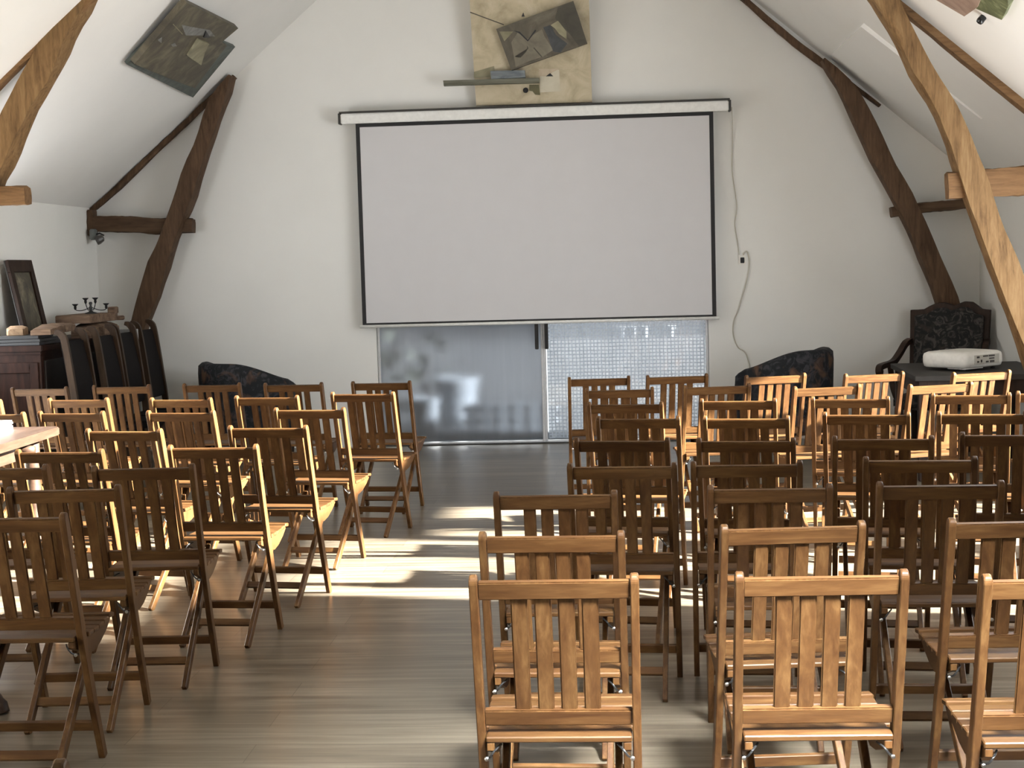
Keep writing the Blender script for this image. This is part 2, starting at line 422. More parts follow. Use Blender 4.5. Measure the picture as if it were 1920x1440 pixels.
DX0, DX1, DZ = -2.206, 0.876, 2.08
bm = bmesh.new(); holed(bm, XL-.3, XR+.3, 0, EZ, [(DX0, DX1, -1, DZ)], 0, .25, planeY(YB, 1))
prism(bm, [(XL-.3, EZ), (XR+.3, EZ), (XR+.3, EZ+.05), (XA, ZA+.3), (XL-.3, EZ+.05)], 0, .25, planeY(YB, 1))
structure(link('wall_back', bm, WALL))
RW = (-2.3, 1.6, 0.9, 3.9)
bm = bmesh.new(); holed(bm, XL-.3, XR+.3, 0, EZ, [(RW[0], RW[1], RW[2], 9)], 0, .25, planeY(YR, -1))
holed(bm, RW[0]-1.2, RW[1]+1.2, EZ, 4.1, [(RW[0], RW[1], -9, RW[3])], 0, .25, planeY(YR, -1))
prism(bm, [(XL-.3, EZ), (RW[0]-1.2, EZ), (RW[0]-1.2, 4.1), (RW[0]-1.2, EZ+K*(RW[0]-1.2-XL)+.2), (XL-.3, EZ+.05)], 0, .25, planeY(YR, -1))
prism(bm, [(XR+.3, EZ), (RW[1]+1.2, EZ), (RW[1]+1.2, 4.1), (RW[1]+1.2, EZ+K*(XR-RW[1]-1.2)+.2), (XR+.3, EZ+.05)], 0, .25, planeY(YR, -1))
prism(bm, [(RW[0]-1.2, 4.1), (RW[1]+1.2, 4.1), (XA, ZA+.3)], 0, .25, planeY(YR, -1))
structure(link('wall_rear', bm, REARW))
LWIN = [(2.4, 4.6, .8, 2.05), (9.3, 11.1, .9, 2.2)]  # far opening is added, imitating bounce from the sunlit left wall
bm = bmesh.new(); holed(bm, YR, YB, 0, EZ+.02, LWIN, 0, .3, planeX(XL, -1)); structure(link('wall_left', bm, WALL))
RWIN = [(6.45, 8.02, .55, 2.27), (8.14, 9.70, .2, 1.92)]
bm = bmesh.new(); holed(bm, YR, YB, 0, EZ+.02, RWIN, 0, .12, planeX(XR, 1)); structure(link('wall_right', bm, WALL))
SKY = (5.4, 8.45, 1.7, 3.29); ROW_FILL = (.6, 2.2, .6, 2.2); NICHE = (11.60, 13.1, 1.97, 2.86)  # second roof opening is added for the lamp on the last rows
bm = bmesh.new()
holed(bm, YR, YB, XL-.2, XA, [], 0, .25, slopeL)
holed(bm, YR, YB, XA, XR+.12, [SKY, ROW_FILL], 0, .10, slopeR)
structure(link('ceiling', bm, CEIL))

bm = bmesh.new(); prism(bm, [(NICHE[2], .02), (NICHE[3], .02), (NICHE[3], -.012), (NICHE[2], -.035)], NICHE[0], NICHE[1], lambda v, w, u: slopeR(u, v, w)); structure(link('trim_2', bm, CEIL))
def win_frame(n, u0, u1, v0, v1, to3d, w0=.03, w1=.08, f=.03, bars=()):
    bm = bmesh.new()
    holed(bm, u0, u1, v0, v1, [(u0+f, u1-f, v0+f, v1-f)], w0, w1, to3d)
    for ub in bars: prism(bm, [(ub-.02, v0+f), (ub+.02, v0+f), (ub+.02, v1-f), (ub-.02, v1-f)], w0, w1, to3d)
    structure(link('window_%d' % n, bm, CASEW))
win_frame(1, *RWIN[0], planeX(XR, 1)); win_frame(2, *RWIN[1], planeX(XR, 1)); win_frame(3, *SKY, slopeR)
win_frame(4, *LWIN[0], planeX(XL, -1)); win_frame(5, *LWIN[1], planeX(XL, -1)); win_frame(6, *RW, planeY(YR, -1), bars=(-.35,)); win_frame(7, *ROW_FILL, slopeR)  # includes frames for the added far left and near roof openings

# ------------------------------------------------------------------ glazed double door under the screen
def door_leaf(n, x0, x1, pane_mat, handle_x):
    e = bpy.data.objects.new('door_%d' % n, None); COL.objects.link(e); e.location = (0, 0, 0); structure(e)
    bm = bmesh.new(); box(bm, ((x0+x1)/2, YB+.06, DZ/2+.01), (x1-x0-.03, .012, DZ-.06)); link('pane', bm, pane_mat, e)
    bm = bmesh.new()
    for xx in (x0+.011, x1-.011): box(bm, (xx, YB+.055, DZ/2), (.022, .05, DZ-.02))
    box(bm, ((x0+x1)/2, YB+.055, .012), (x1-x0, .03, .018)); box(bm, ((x0+x1)/2, YB+.055, DZ-.02), (x1-x0, .05, .03))
    link('door_frame', bm, ALU, e, bevel=.003, seg=1)
    bm = bmesh.new(); box(bm, (handle_x, YB-.005, 1.20), (.034, .028, .64))
    for zz in (.96, 1.44): box(bm, (handle_x, YB+.03, zz), (.02, .06, .02))
    link('pull_handle', bm, DMETAL, e, bevel=.004)
    return e
XM = -0.652
door_leaf(1, DX0+.004, XM, FROST, -0.708); door_leaf(2, XM+.002, DX1-.004, CLEAR, -0.617)
bm = bmesh.new(); box(bm, ((DX0+DX1)/2, YB+.02, .004), (DX1-DX0, .06, .008)); structure(link('trim_1', bm, DARKCAP))

# net cloth behind the right leaf, and the place beyond with forms added for bright and dark blurs
bm = bmesh.new()
nx = 60; x0, x1 = XM+.03, DX1-.01
prev = None
for i in range(nx+1):
    x = x0 + (x1-x0)*i/nx; y = YB+.135 + .012*math.sin(x*21) + .006*math.sin(x*47+1)
    cur = [bm.verts.new((x, y, z)) for z in (.03, 2.06)] + [bm.verts.new((x, y+.004, z)) for z in (.03, 2.06)]
    if prev: 
        bm.faces.new((prev[0], cur[0], cur[1], prev[1])); bm.faces.new((prev[2], prev[3], cur[3], cur[2]))
    prev = cur
tag(link('net_curtain', bm, NET), 'pale open-weave net curtain hanging behind the right glass door leaf', 'curtain')
bm = bmesh.new(); box(bm, (-.7, 21.9, -.06), (16, 16, .1)); structure(link('terrace', bm, m_plain('terrace_paving', (.10, .105, .11), .8, .2, 0, .15, 3)))
bm = bmesh.new(); box(bm, (-.7, 24, 1.4), (16, .3, 2.8)); structure(link('garden_wall', bm, m_plain('garden_wall_render', (.11, .115, .12), .9, .2, 0, .2, 2)))

bm = bmesh.new(); box(bm, (-.7, 18.1, .36), (9, .25, .74)); structure(link('added_low_wall', bm, m_plain('added_wall_stone', (.32, .33, .34), .9, .2, 0, .2, 2)))  # added stand for the pots, kept pale to brighten the right leaf
BRIGHTW = m_plain('bright_spot_white', (.36, .39, .42), .5)
def pot(x, y, z, s, label, group=None):  # pots added to make bright spots and blurs in the door glass
    bm = bmesh.new(); lathe(bm, [(.5*s, 0), (.62*s, .5*s), (.75*s, 1.5*s), (.82*s, 1.6*s), (.82*s, 1.7*s), (.7*s, 1.7*s), (.6*s, 1.5*s)], 14)
    o = link('bright_spot_pot', bm, BRIGHTW, smooth=True); o.location = (x, y, z); return tag(o, label, 'pot', group)
for i, x in enumerate((.10, .24, .38, .56, .70)): pot(x, 18.05, .73, .085 if i != 3 else .06, 'added white pot standing in for a bright spot behind the net curtain', 'added pots for bright spots on the garden wall')
pot(-1.66, 15.3, -.01, .30, 'tall pale pot added as a bright blur behind the frosted left door leaf')
pot(-1.95, 14.9, -.01, .20, 'small pale pot added as a bright blur behind the frosted left door leaf')
bm = bmesh.new()
for i in range(240):
    v = Vector((random.gauss(0, .33), random.gauss(0, .28), abs(random.gauss(.45, .32))+.1)); s = random.uniform(.05, .12)
    M = Matrix.Rotation(random.uniform(0, 6), 3, Vector((random.random()-.5, random.random()-.5, random.random()-.5)).normalized())
    q = [bm.verts.new(v + M @ Vector(p)*s) for p in ((-1, 0, 0), (0, -.5, .1), (1, 0, 0), (0, .5, .1))]; bm.faces.new(q)
tube(bm, [(0, 0, 0), (.02, 0, .4)], .05, 6)
o = link('shrub', bm, m_plain('dark_leaves', (.035, .045, .03), .6)); o.location = (-2.55, 15.4, 0); tag(o, 'dark shrub added as the dark blur behind the frosted left door leaf', 'shrub')  # added to darken the upper left of the frosted leaf
bm = bmesh.new()
for k in range(6): box(bm, (.16*k-.4, 0, .14 + .01*(k % 2)), (.10, .06, .28+.02*(k % 2)))
box(bm, (0, .04, .10), (1.0, .03, .05)); box(bm, (0, .04, .22), (1.0, .03, .05))
o = link('bright_edge_pickets', bm, BRIGHTW); o.location = (-1.05, 14.75, -.01); tag(o, 'low white picket edging added as the bright bottom of the frosted door leaf', 'fence')  # added so the bottom of the frosted leaf looks bright

# ------------------------------------------------------------------ projection screen
e = thing('projection_screen', 'large white pull-down projection screen with black border above the glass doors', 'screen', (-.685, 13.45, 1.12))
def S(x, y, z): return (x + .685, y - 13.45, z - 1.12)
bm = bmesh.new(); box(bm, S(-.682, 13.455, 3.038), (3.52, .10, .092)); link('case', bm, CASEW, e, bevel=.008)
bm = bmesh.new()
box(bm, S(-2.453, 13.455, 3.038), (.02, .104, .098)); box(bm, S(1.089, 13.455, 3.038), (.02, .104, .098)); box(bm, S(-.682, 13.45, 3.092), (3.54, .115, .018))
link('end_caps', bm, DARKCAP, e, bevel=.003, seg=1)
bm = bmesh.new(); box(bm, S(-.6845, 13.45, 2.06), (3.178, .003, 1.80)); link('viewing_surface', bm, SCREENW, e)
bm = bmesh.new(); holed(bm, -2.310, .941, 1.149, 3.0, [(-2.2735, .9045, 1.1655, 2.959)], 0, .006, lambda u, v, w: Vector(S(u, 13.446+w, v))); link('black_border', bm, BLACKF, e)
bm = bmesh.new(); tube(bm, [S(-2.335, 13.45, 1.134), S(.965, 13.45, 1.134)], .015, 10); link('bottom_bar', bm, CASEW, e, smooth=True)

# wall outlet and cable
e = thing('wall_outlet', 'small white power outlet on the back wall right of the screen', 'outlet', (1.188, YB, 1.655))
bm = bmesh.new(); box(bm, (0, -.006, 0), (.066, .012, .088)); link('cover_plate', bm, WPLAST, e, bevel=.003)
bm = bmesh.new(); box(bm, (.004, -.016, -.004), (.036, .012, .052)); link('plug', bm, BLACKF, e, bevel=.003)
bm = bmesh.new(); tube(bm, catmull([(1.112, 13.50, 3.03), (1.12, 13.555, 2.75), (1.114, 13.56, 2.466), (1.15, 13.56, 2.151), (1.13, 13.56, 1.983), (1.155, 13.56, 1.80), (1.165, 13.556, 1.70)], 6), .0045, 6)
tag(link('power_cable', bm, CABLE, smooth=True), 'thin pale cable running from the screen case down to the outlet', 'cable')
bm = bmesh.new(); tube(bm, catmull([(1.20, 13.556, 1.70), (1.235, 13.56, 1.73), (1.256, 13.56, 1.64), (1.235, 13.56, 1.49), (1.18, 13.56, 1.30), (1.143, 13.56, 1.18), (1.108, 13.56, 1.10), (1.10, 13.56, .98), (1.14, 13.56, .86), (1.22, 13.56, .78), (1.26, 13.56, .5), (1.25, 13.56, .2), (1.25, 13.555, .006)], 6), .006, 6)
tag(link('power_cable', bm, CABLE, smooth=True), 'thin pale cable looping from the outlet down towards the right tub armchair', 'cable')

# ------------------------------------------------------------------ oak roof trusses
def resample(pts, n):
    """pts: (x, z, width) -> n stations"""
    L = [0]
    for a, b in zip(pts, pts[1:]): L.append(L[-1] + math.hypot(b[0]-a[0], b[1]-a[1]))
    out = []
    for i in range(n+1):
        s = L[-1]*i/n
        for k in range(len(L)-1):
            if s <= L[k+1] + 1e-9:
                t = (s-L[k])/(L[k+1]-L[k]); out.append(tuple(pts[k][j]+(pts[k+1][j]-pts[k][j])*t for j in range(3))); break
    return out
def timber(name, pts, y, depth, m, parent, jit=.006, n=26, widthscale=1.0):
    st = resample(pts, n); bm = bmesh.new()
    # rounded-square section, waney edges
    rings = []
    for i, (x, z, w) in enumerate(st):
        a = st[max(i-1, 0)]; b = st[min(i+1, n)]
        t = Vector((b[0]-a[0], 0, b[1]-a[1])).normalized(); s = Vector((t.z, 0, -t.x))
        if s.x < 0: s = -s
        cosw = abs(s.x) if abs(s.x) > abs(s.z) else 1.0
        hw = w*cosw/2*widthscale; hd = depth/2
        ring = []
        for k in range(12):
            an = 2*PI*(k+.5)/12; c, q = math.cos(an), math.sin(an)
            f = 1/max(abs(c), abs(q))**.72
            nz = noise.noise(Vector((x*3+k*1.7, y*2, z*3)))*jit*2.2 + random.uniform(-jit, jit)*.5
            ring.append(bm.verts.new(Vector((x, y, z)) + s*(c*f*hw*.93 + nz) + Vector((0, 1, 0))*(q*f*hd*.93 + nz)))
        rings.append(ring)
    for i in range(n):
        for k in range(12): bm.faces.new((rings[i][k], rings[i][(k+1)%12], rings[i+1][(k+1)%12], rings[i+1][k]))
    bm.faces.new(rings[0][::-1]); bm.faces.new(rings[-1])
    o = link(name, bm, m, parent); smooth_angle(o, 50); return o

# far left
e = thing('roof_truss', 'dark oak truss against the back wall left of the screen', 'roof beam', (0, 0, 0), 0, 'oak roof trusses')
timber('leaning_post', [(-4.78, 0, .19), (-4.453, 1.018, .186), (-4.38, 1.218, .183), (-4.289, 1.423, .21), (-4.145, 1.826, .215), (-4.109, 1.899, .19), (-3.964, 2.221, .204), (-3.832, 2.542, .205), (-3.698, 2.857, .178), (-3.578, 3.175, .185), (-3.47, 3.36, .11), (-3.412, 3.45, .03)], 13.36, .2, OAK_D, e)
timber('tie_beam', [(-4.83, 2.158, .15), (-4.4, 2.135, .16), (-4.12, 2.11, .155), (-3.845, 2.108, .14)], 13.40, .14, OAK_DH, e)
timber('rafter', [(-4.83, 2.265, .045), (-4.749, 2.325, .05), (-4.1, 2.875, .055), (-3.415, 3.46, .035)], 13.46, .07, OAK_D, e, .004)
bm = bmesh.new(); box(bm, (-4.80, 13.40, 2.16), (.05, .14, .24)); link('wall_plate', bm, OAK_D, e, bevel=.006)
# far right
e = thing('roof_truss', 'dark oak truss against the back wall right of the screen', 'roof beam', (0, 0, 0), 0, 'oak roof trusses')
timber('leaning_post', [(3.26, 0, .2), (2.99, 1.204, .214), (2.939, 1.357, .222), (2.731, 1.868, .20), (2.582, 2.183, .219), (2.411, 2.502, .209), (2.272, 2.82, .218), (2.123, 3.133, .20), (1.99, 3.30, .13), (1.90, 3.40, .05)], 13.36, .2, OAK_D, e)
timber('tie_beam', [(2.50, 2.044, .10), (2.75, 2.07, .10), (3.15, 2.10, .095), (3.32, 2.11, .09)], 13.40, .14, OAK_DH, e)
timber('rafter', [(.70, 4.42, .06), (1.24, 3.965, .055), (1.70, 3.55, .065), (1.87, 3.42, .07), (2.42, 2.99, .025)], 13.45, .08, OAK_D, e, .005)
# near right
e = thing('roof_truss', 'pale oak truss at the right edge, nearer than the screen wall', 'roof beam', (0, 0, 0), 0, 'oak roof trusses')
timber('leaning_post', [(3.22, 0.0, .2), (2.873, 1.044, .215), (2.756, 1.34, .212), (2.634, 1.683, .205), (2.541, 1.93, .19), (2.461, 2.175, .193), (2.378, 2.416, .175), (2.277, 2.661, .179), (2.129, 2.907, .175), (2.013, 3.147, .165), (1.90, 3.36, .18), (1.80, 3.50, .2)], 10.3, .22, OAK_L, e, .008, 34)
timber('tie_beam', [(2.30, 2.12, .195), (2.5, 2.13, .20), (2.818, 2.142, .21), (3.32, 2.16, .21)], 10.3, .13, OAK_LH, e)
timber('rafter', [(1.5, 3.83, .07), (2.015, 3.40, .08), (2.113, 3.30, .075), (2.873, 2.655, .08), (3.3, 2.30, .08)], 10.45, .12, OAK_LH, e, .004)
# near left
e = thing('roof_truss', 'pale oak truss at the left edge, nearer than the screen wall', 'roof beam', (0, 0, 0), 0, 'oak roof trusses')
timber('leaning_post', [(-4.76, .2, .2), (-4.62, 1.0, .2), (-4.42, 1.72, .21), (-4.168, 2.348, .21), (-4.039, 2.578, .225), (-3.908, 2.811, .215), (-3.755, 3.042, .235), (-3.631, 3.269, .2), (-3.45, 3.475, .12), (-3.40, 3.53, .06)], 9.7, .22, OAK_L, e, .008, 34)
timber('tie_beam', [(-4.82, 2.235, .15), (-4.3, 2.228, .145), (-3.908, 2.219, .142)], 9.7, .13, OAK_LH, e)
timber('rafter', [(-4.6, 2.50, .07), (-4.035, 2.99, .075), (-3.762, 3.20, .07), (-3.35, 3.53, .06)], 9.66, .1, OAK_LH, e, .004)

# small spotlight on the left tie beam
e = thing('spotlight', 'small grey spotlight fixed under the dark tie beam on the left', 'lamp', (-4.76, 13.30, 2.05))
bm = bmesh.new(); box(bm, (0, 0, 0), (.055, .07, .10)); link('bracket_box', bm, m_plain('grey_metal_paint', (.13, .14, .135), .5), e, bevel=.008)
bm = bmesh.new(); lathe(bm, [(.012, 0), (.03, .01), (.042, .05), (.042, .075), (.03, .078)], 12, (.10, -.01, -.03), Matrix.Rotation(math.radians(65), 3, 'Y') @ Matrix.Rotation(PI*.9, 3, 'X')); link('lamp_head', bm, m_plain('dark_grey_metal', (.06, .055, .05), .4), e)
bm = bmesh.new(); tube(bm, [(.02, 0, .0), (.06, 0, .01), (.10, -.005, -.01)], .008, 6); link('arm', bm, DMETAL, e)

# ------------------------------------------------------------------ artworks
OLIVE = m_canvas('olive_brown_canvas', [(.30, (.030, .024, .014)), (.5, (.062, .051, .030)), (.70, (.125, .108, .068))], 5, 1.0, (1, 1, 1))
TEAL = m_canvas('grey_teal_canvas', [(.3, (.03, .035, .03)), (.55, (.065, .08, .072)), (.75, (.11, .12, .10))], 5, 1.5)
CARD = m_canvas('buff_card', [(.3, (.13, .115, .065)), (.7, (.27, .25, .16))], 6, 1.0)
WASH = m_canvas('grey_white_wash', [(.3, (.09, .09, .085)), (.7, (.2, .2, .19))], 9, 1.5)
INK = m_plain('black_ink', (.008, .008, .010), .6)
CREAM = m_canvas('cream_painted_board', [(.25, (.30, .25, .16)), (.5, (.46, .395, .27)), (.75, (.58, .52, .39))], 5, .7)
GREYB = m_canvas('grey_brown_canvas', [(.3, (.045, .038, .026)), (.55, (.085, .074, .052)), (.75, (.13, .115, .084))], 4, 1.8)
SLATE = m_canvas('dark_slate_paint', [(.3, (.025, .028, .03)), (.7, (.055, .058, .062))], 8, 1.0)
BARK = m_canvas('dark_umber_paint', [(.3, (.032, .028, .020)), (.7, (.06, .054, .038))], 6, 1.0)
PEACH = m_canvas('peach_paint', [(.3, (.40, .32, .23)), (.7, (.52, .44, .33))], 6)
OLIVEG = m_plain('olive_green_paint', (.085, .078, .032), .5)
BLUEG = m_canvas('blue_grey_paint', [(.3, (.06, .075, .09)), (.7, (.17, .19, .20))], 5, 1, (1, 1, 6))
BARP = m_canvas('striped_olive_paint', [(.3, (.04, .04, .025)), (.52, (.09, .088, .06)), (.75, (.22, .22, .18))], 2.2, .6, (.6, .6, 14))
def SL(u, v, w): return slopeL(u, v, -w)
def SR(u, v, w): return slopeR(u, v, -w)
e = thing('wall_artwork', 'dark olive double-panel painting hung askew on the left ceiling slope', 'artwork', (0, 0, 0))
for nm, poly, a, b, m in (('rear_panel', LP_back, .02, .05, TEAL), ('front_panel', LP_front, .05, .10, OLIVE), ('card_relief', LP_card, .10, .118, CARD), ('black_mark', LP_black, .10, .112, INK), ('grey_wash', LP_wash, .10, .1015, WASH), ('white_mark', LP_w1, .10, .103, WASH), ('white_mark', LP_w2, .10, .103, WASH), ('white_stroke', LP_w3, .10, .103, CARD)):
    bm = bmesh.new(); prism(bm, poly, a, b, SL); link(nm, bm, m, e)
bm = bmesh.new(); prism(bm, LP_low, .05, .078, SL); link('middle_panel', bm, OLIVE, e)
bm = bmesh.new(); box(bm, tuple(slopeL(12.1, -3.45, -.01)), (.06, .3, .03)); link('hanger', bm, DMETAL, e)
PINK = m_canvas('rose_brown_canvas', [(.3, (.16, .10, .07)), (.55, (.27, .185, .14)), (.75, (.42, .33, .25))], 4, 1.5)
GREEN = m_canvas('leaf_green_canvas', [(.3, (.035, .04, .012)), (.5, (.09, .10, .04)), (.7, (.22, .25, .13))], 5, 2.5)
e = thing('wall_artwork', 'rose and green painting cut off by the top right corner, on the ceiling slope', 'artwork', (0, 0, 0))
for nm, poly, a, b, m in (('rose_panel', RP_a, .0, .06, PINK), ('green_panel', RP_b, .0, .05, GREEN)):
    bm = bmesh.new(); prism(bm, poly, a, b, SR); link(nm, bm, m, e)
Mr = Vector((0, 0, 1)).rotation_difference(NR).to_matrix()
bm = bmesh.new(); lathe(bm, [(.012, -.012), (.022, -.006), (.024, .03), (.018, .042), (.006, .046)], 16, tuple(slopeR(RP_knob[0][0], RP_knob[0][1], -.008)), Mr)
tag(link('ceiling_knob', bm, m_plain('gloss_black', (.006, .008, .010), .15), smooth=True), 'small glossy black knob on the bright right ceiling below the painting', 'knob')

def GA(u, v, w): return Vector((u, 13.50 - (v-3.1)*.13 - w, v))
e = thing('wall_artwork', 'cream collage board with tilted dark painting and long stick above the screen', 'artwork', (0, 0, 0))
parts = [('backing_board', [(-1.226, 4.30), (-.153, 4.30), (-.145, 3.117), (-1.199, 3.12)], 0, .03, CREAM), ('tilted_painting', G_pic, .06, .10, GREYB),
 ('painted_patch', G_p1, .10, .102, BARK), ('painted_patch', G_p5, .10, .1025, CARD), ('painted_patch', G_p2, .10, .103, SLATE), ('painted_patch', G_p3, .10, .102, CARD), ('painted_patch', G_p4, .10, .1015, m_canvas('stone_paint', [(.3, (.095, .083, .060)), (.7, (.18, .16, .118))], 5, 1)),
 ('dark_line', G_l1, .10, .104, INK), ('dark_line', G_l2, .10, .104, BARK), ('dark_line', G_l3, .10, .104, BARK),
 ('long_stick', G_bar, .05, .095, BARP), ('blue_block', G_blue, .045, .105, BLUEG), ('olive_patch', G_olive, .03, .036, OLIVEG), ('dark_triangle', G_tri, .03, .036, INK), ('dark_triangle', G_tri2, .03, .034, INK),
 ('peach_patch', G_peach, .03, .034, PEACH), ('tan_patch', G_tan, .03, .034, CARD), ('dark_line', G_line, .03, .034, BARK), ('pale_patch', G_patch, .03, .032, m_canvas('ivory_paint', [(.3, (.50, .46, .35)), (.7, (.60, .56, .45))], 5))]
for nm, poly, a, b, m in parts:
    bm = bmesh.new(); prism(bm, poly, a, b, GA); link(nm, bm, m, e)
bm = bmesh.new(); lathe(bm, [(.010, 0), (.022, .002), (.024, .025), (.016, .036)], 16, tuple(GA(G_knob[0][0], G_knob[0][1], .03)), Matrix.Rotation(PI/2, 3, 'X')); link('black_knob', bm, BLACKF, e, smooth=True)
bm = bmesh.new(); box(bm, (-.7, 13.50, 3.6), (.3, .12, .04)); link('hanger', bm, DMETAL, e)
# daylight levels
SUN_E, SUN_DY, SUN_T = 145.0, 0.18, 0.42
P_REAR, P_LEFTS, P_RIGHT, P_SKY, P_ROW_FILL, WORLD_S, EXPO = 2, (2, 75), 150, 110, 165, 0.55, -0.3
# ------------------------------------------------------------------ folding chairs
CHW, CHH = .42, .902
def make_chair():
    root = thing('folding_chair', 'x', 'chair')
    px = CHW/2 - .011
    # backrest: two rails and four upright slats, leaning back
    def yb(z): return (CHH - z) * .115/.452                           # plane of the back
    bm = bmesh.new()
    tl = Vector((0, .115, -.452)).normalized()
    Rm = Matrix.Rotation(math.atan2(.115, .452), 3, 'X')
    box(bm, (0, yb(.862), .862), (2*px-.018, .020, .048), Rm, 1)
    box(bm, (0, yb(.514), .514), (2*px-.018, .022, .044), Rm, 1)
    for xs in (-.089, -.030, .029, .088):
        zc = (.845 + .530)/2
        box(bm, (xs, yb(zc)+.002, zc), (.042, .010, (.845-.530)/math.cos(.25)), Rm, 0)
    link('backrest', bm, [CH_V, CH_H], root, bevel=.0035, seg=2)
    # posts run from the rounded top down to the front feet
    for s in (-1, 1):
        bm = bmesh.new()
        pts = [(s*px, -.004, .9015), (s*px, -.002, .897), (s*px, .002, .886), (s*px, .055, .68), (s*px, .115, .45), (s*px, .135, .39), (s*px, .185, .22), (s*px, .262, .0)]
        sweep(bm, pts, [(.016, .012), (.021, .026), (.022, .036), (.022, .037), (.022, .040), (.022, .042), (.022, .038), (.022, .034)], (1, 0, 0))
        link('back_post', bm, CH_V, root, bevel=.0025, seg=1)
    # seat: cross slats
    bm = bmesh.new()
    ys = [.098, .152, .206, .260, .314, .368, .424]
    for i, y in enumerate(ys):
        zz = .462 - .010*math.sin(PI*i/6)
        wd = .372 if y < .18 else .40
        box(bm, (0, y, zz), (wd, .0505, .016), Matrix.Rotation(.10 if i == 0 else (-.12 if i == 6 else 0), 3, 'X'))
    link('seat', bm, CH_H, root, bevel=.003, seg=1)
    for s in (-1, 1):
        bm = bmesh.new()
        prism(bm, [(.075, .452), (.26, .446), (.445, .456), (.452, .440), (.40, .412), (.33, .385), (.27, .372), (.20, .385), (.12, .415), (.075, .43)], -.010, .010, lambda u, v, w: Vector((s*(px-.025) + w, u, v)))
        link('seat_rail', bm, CH_D, root, bevel=.002, seg=1)
        bm = bmesh.new()
        bar(bm, (s*(px-.048), .375, .437), (s*(px-.048), -.092, 0), .020, .036)
        link('leg', bm, CH_V, root, bevel=.0025, seg=1)
        bm = bmesh.new()
        tube(bm, catmull([(s*(px-.012), .108, .405), (s*(px-.022), .075, .415), (s*(px-.036), .072, .434), (s*(px-.05), .10, .44)], 4), .003, 6)
        lathe(bm, [(.002, 0), (.006, .001), (.006, .006), (.003, .008)], 8, (s*(px-.013), .085, .408), Matrix.Rotation(PI/2, 3, 'X'), 1)
        link('hinge', bm, [DMETAL, METAL], root)
    bm = bmesh.new(); box(bm, (0, .218, .125), (2*px-.02, .016, .036), Matrix.Rotation(math.atan2(.115, .4), 3, 'X')); link('stretcher', bm, CH_H, root, bevel=.002, seg=1)
    bm = bmesh.new(); box(bm, (0, .006, .092), (2*px-.114, .014, .034), Matrix.Rotation(-.8, 3, 'X')); link('stretcher', bm, CH_H, root, bevel=.002, seg=1)
    return root

ORD = ['', 'second', 'third', 'fourth', 'fifth']
CHAIRS = {
 'right': [('the front row', [(-0.102, 9.849, 3), (0.423, 9.885, 7), (1.061, 9.722, 14), (1.693, 9.675, 16), (2.364, 9.613, 18)]),
   ('the second row', [(0.031, 8.93, 2), (0.629, 9.03, 8), (1.263, 8.805, 13), (1.928, 8.803, 18)]),
   ('the third row', [(0.056, 8.014, -8), (0.675, 8.078, -9), (1.278, 8.051, -10), (1.941, 8.13, -10), (2.4, 8.131, -10)]),
   ('the fourth row', [(0.113, 7.261, -8), (0.637, 7.172, -9), (1.225, 7.233, -11), (1.763, 7.163, -10)]),
   ('the fifth row', [(0.026, 6.373, -8), (0.555, 6.279, -8), (1.129, 6.262, -7), (1.676, 6.317, -9)]),
   ('the sixth row', [(0.022, 5.562, -4), (0.492, 5.552, -3), (1.146, 5.591, -6)]),
   ('the seventh row', [(-0.207, 4.898, -1), (0.517, 4.96, -1), (1.086, 4.973, -2)]),
   ('the eighth row', [(-0.189, 4.15, -1.5), (0.506, 4.231, 5), (1.163, 4.274, 2)]),
   ('the rear row', [(-0.16, 3.565, 0), (0.494, 3.568, 1), (1.072, 3.506, 1)])],
 'left': [('the front row', [(-1.585, 9.88, -6), (-2.196, 9.9, -5), (-2.801, 10.03, -4), (-3.452, 10.05, -3), (-4.031, 10.02, -4)]),
   ('the second row', [(-1.568, 9.03, -10), (-2.15, 8.92, -9), (-2.685, 8.9, -11), (-3.393, 9.05, -9), (-4.105, 9.093, -9)]),
   ('the third row', [(-1.705, 8.071, -9), (-2.435, 8.056, -11), (-3.104, 8.16, -10), (-3.585, 8.2, -10)]),
   ('the fourth row', [(-1.729, 7.171, -8), (-2.457, 7.156, -10)]),
   ('the fifth row', [(-1.797, 6.407, -4), (-2.477, 6.346, -6)]),
   ('the sixth row', [(-1.905, 5.761, 2), (-2.538, 5.83, 1)]),
   ('the seventh row', [(-2.025, 5.213, 3)]),
   ('the eighth row', [(-1.996, 4.607, 1)]),
   ('the rear row', [(-1.09, 2.205, 3)])],
}
LOOK = {('right', 'the front row'): 'sunlit', ('right', 'the second row'): 'sunlit', ('right', 'the rear row'): 'tan', ('right', 'the eighth row'): 'tan'}
proto = make_chair(); first = True
for side, rows in CHAIRS.items():
    for row, seats in rows:
        for i, (x, y, a) in enumerate(seats):
            o = proto if first else copy_tree(proto)
            first = False
            o.location = (x, y, 0); o.rotation_euler = (0, 0, math.radians(a))
            look = LOOK.get((side, row), 'dark')
            rw = row[4:].replace('front row', 'first row').replace('rear row', 'ninth row') + ' from the screen, %s block' % side
            if len(seats) == 1: where = 'alone in the %s' % rw
            elif i == 0: where = 'beside the aisle, %s' % rw
            else: where = '%s from the aisle, %s' % (ORD[i], rw)
            o['label'] = '%s slatted folding chair %s' % (look, where)
            o['category'] = 'chair'; o['group'] = 'folding chairs in the %s block' % side

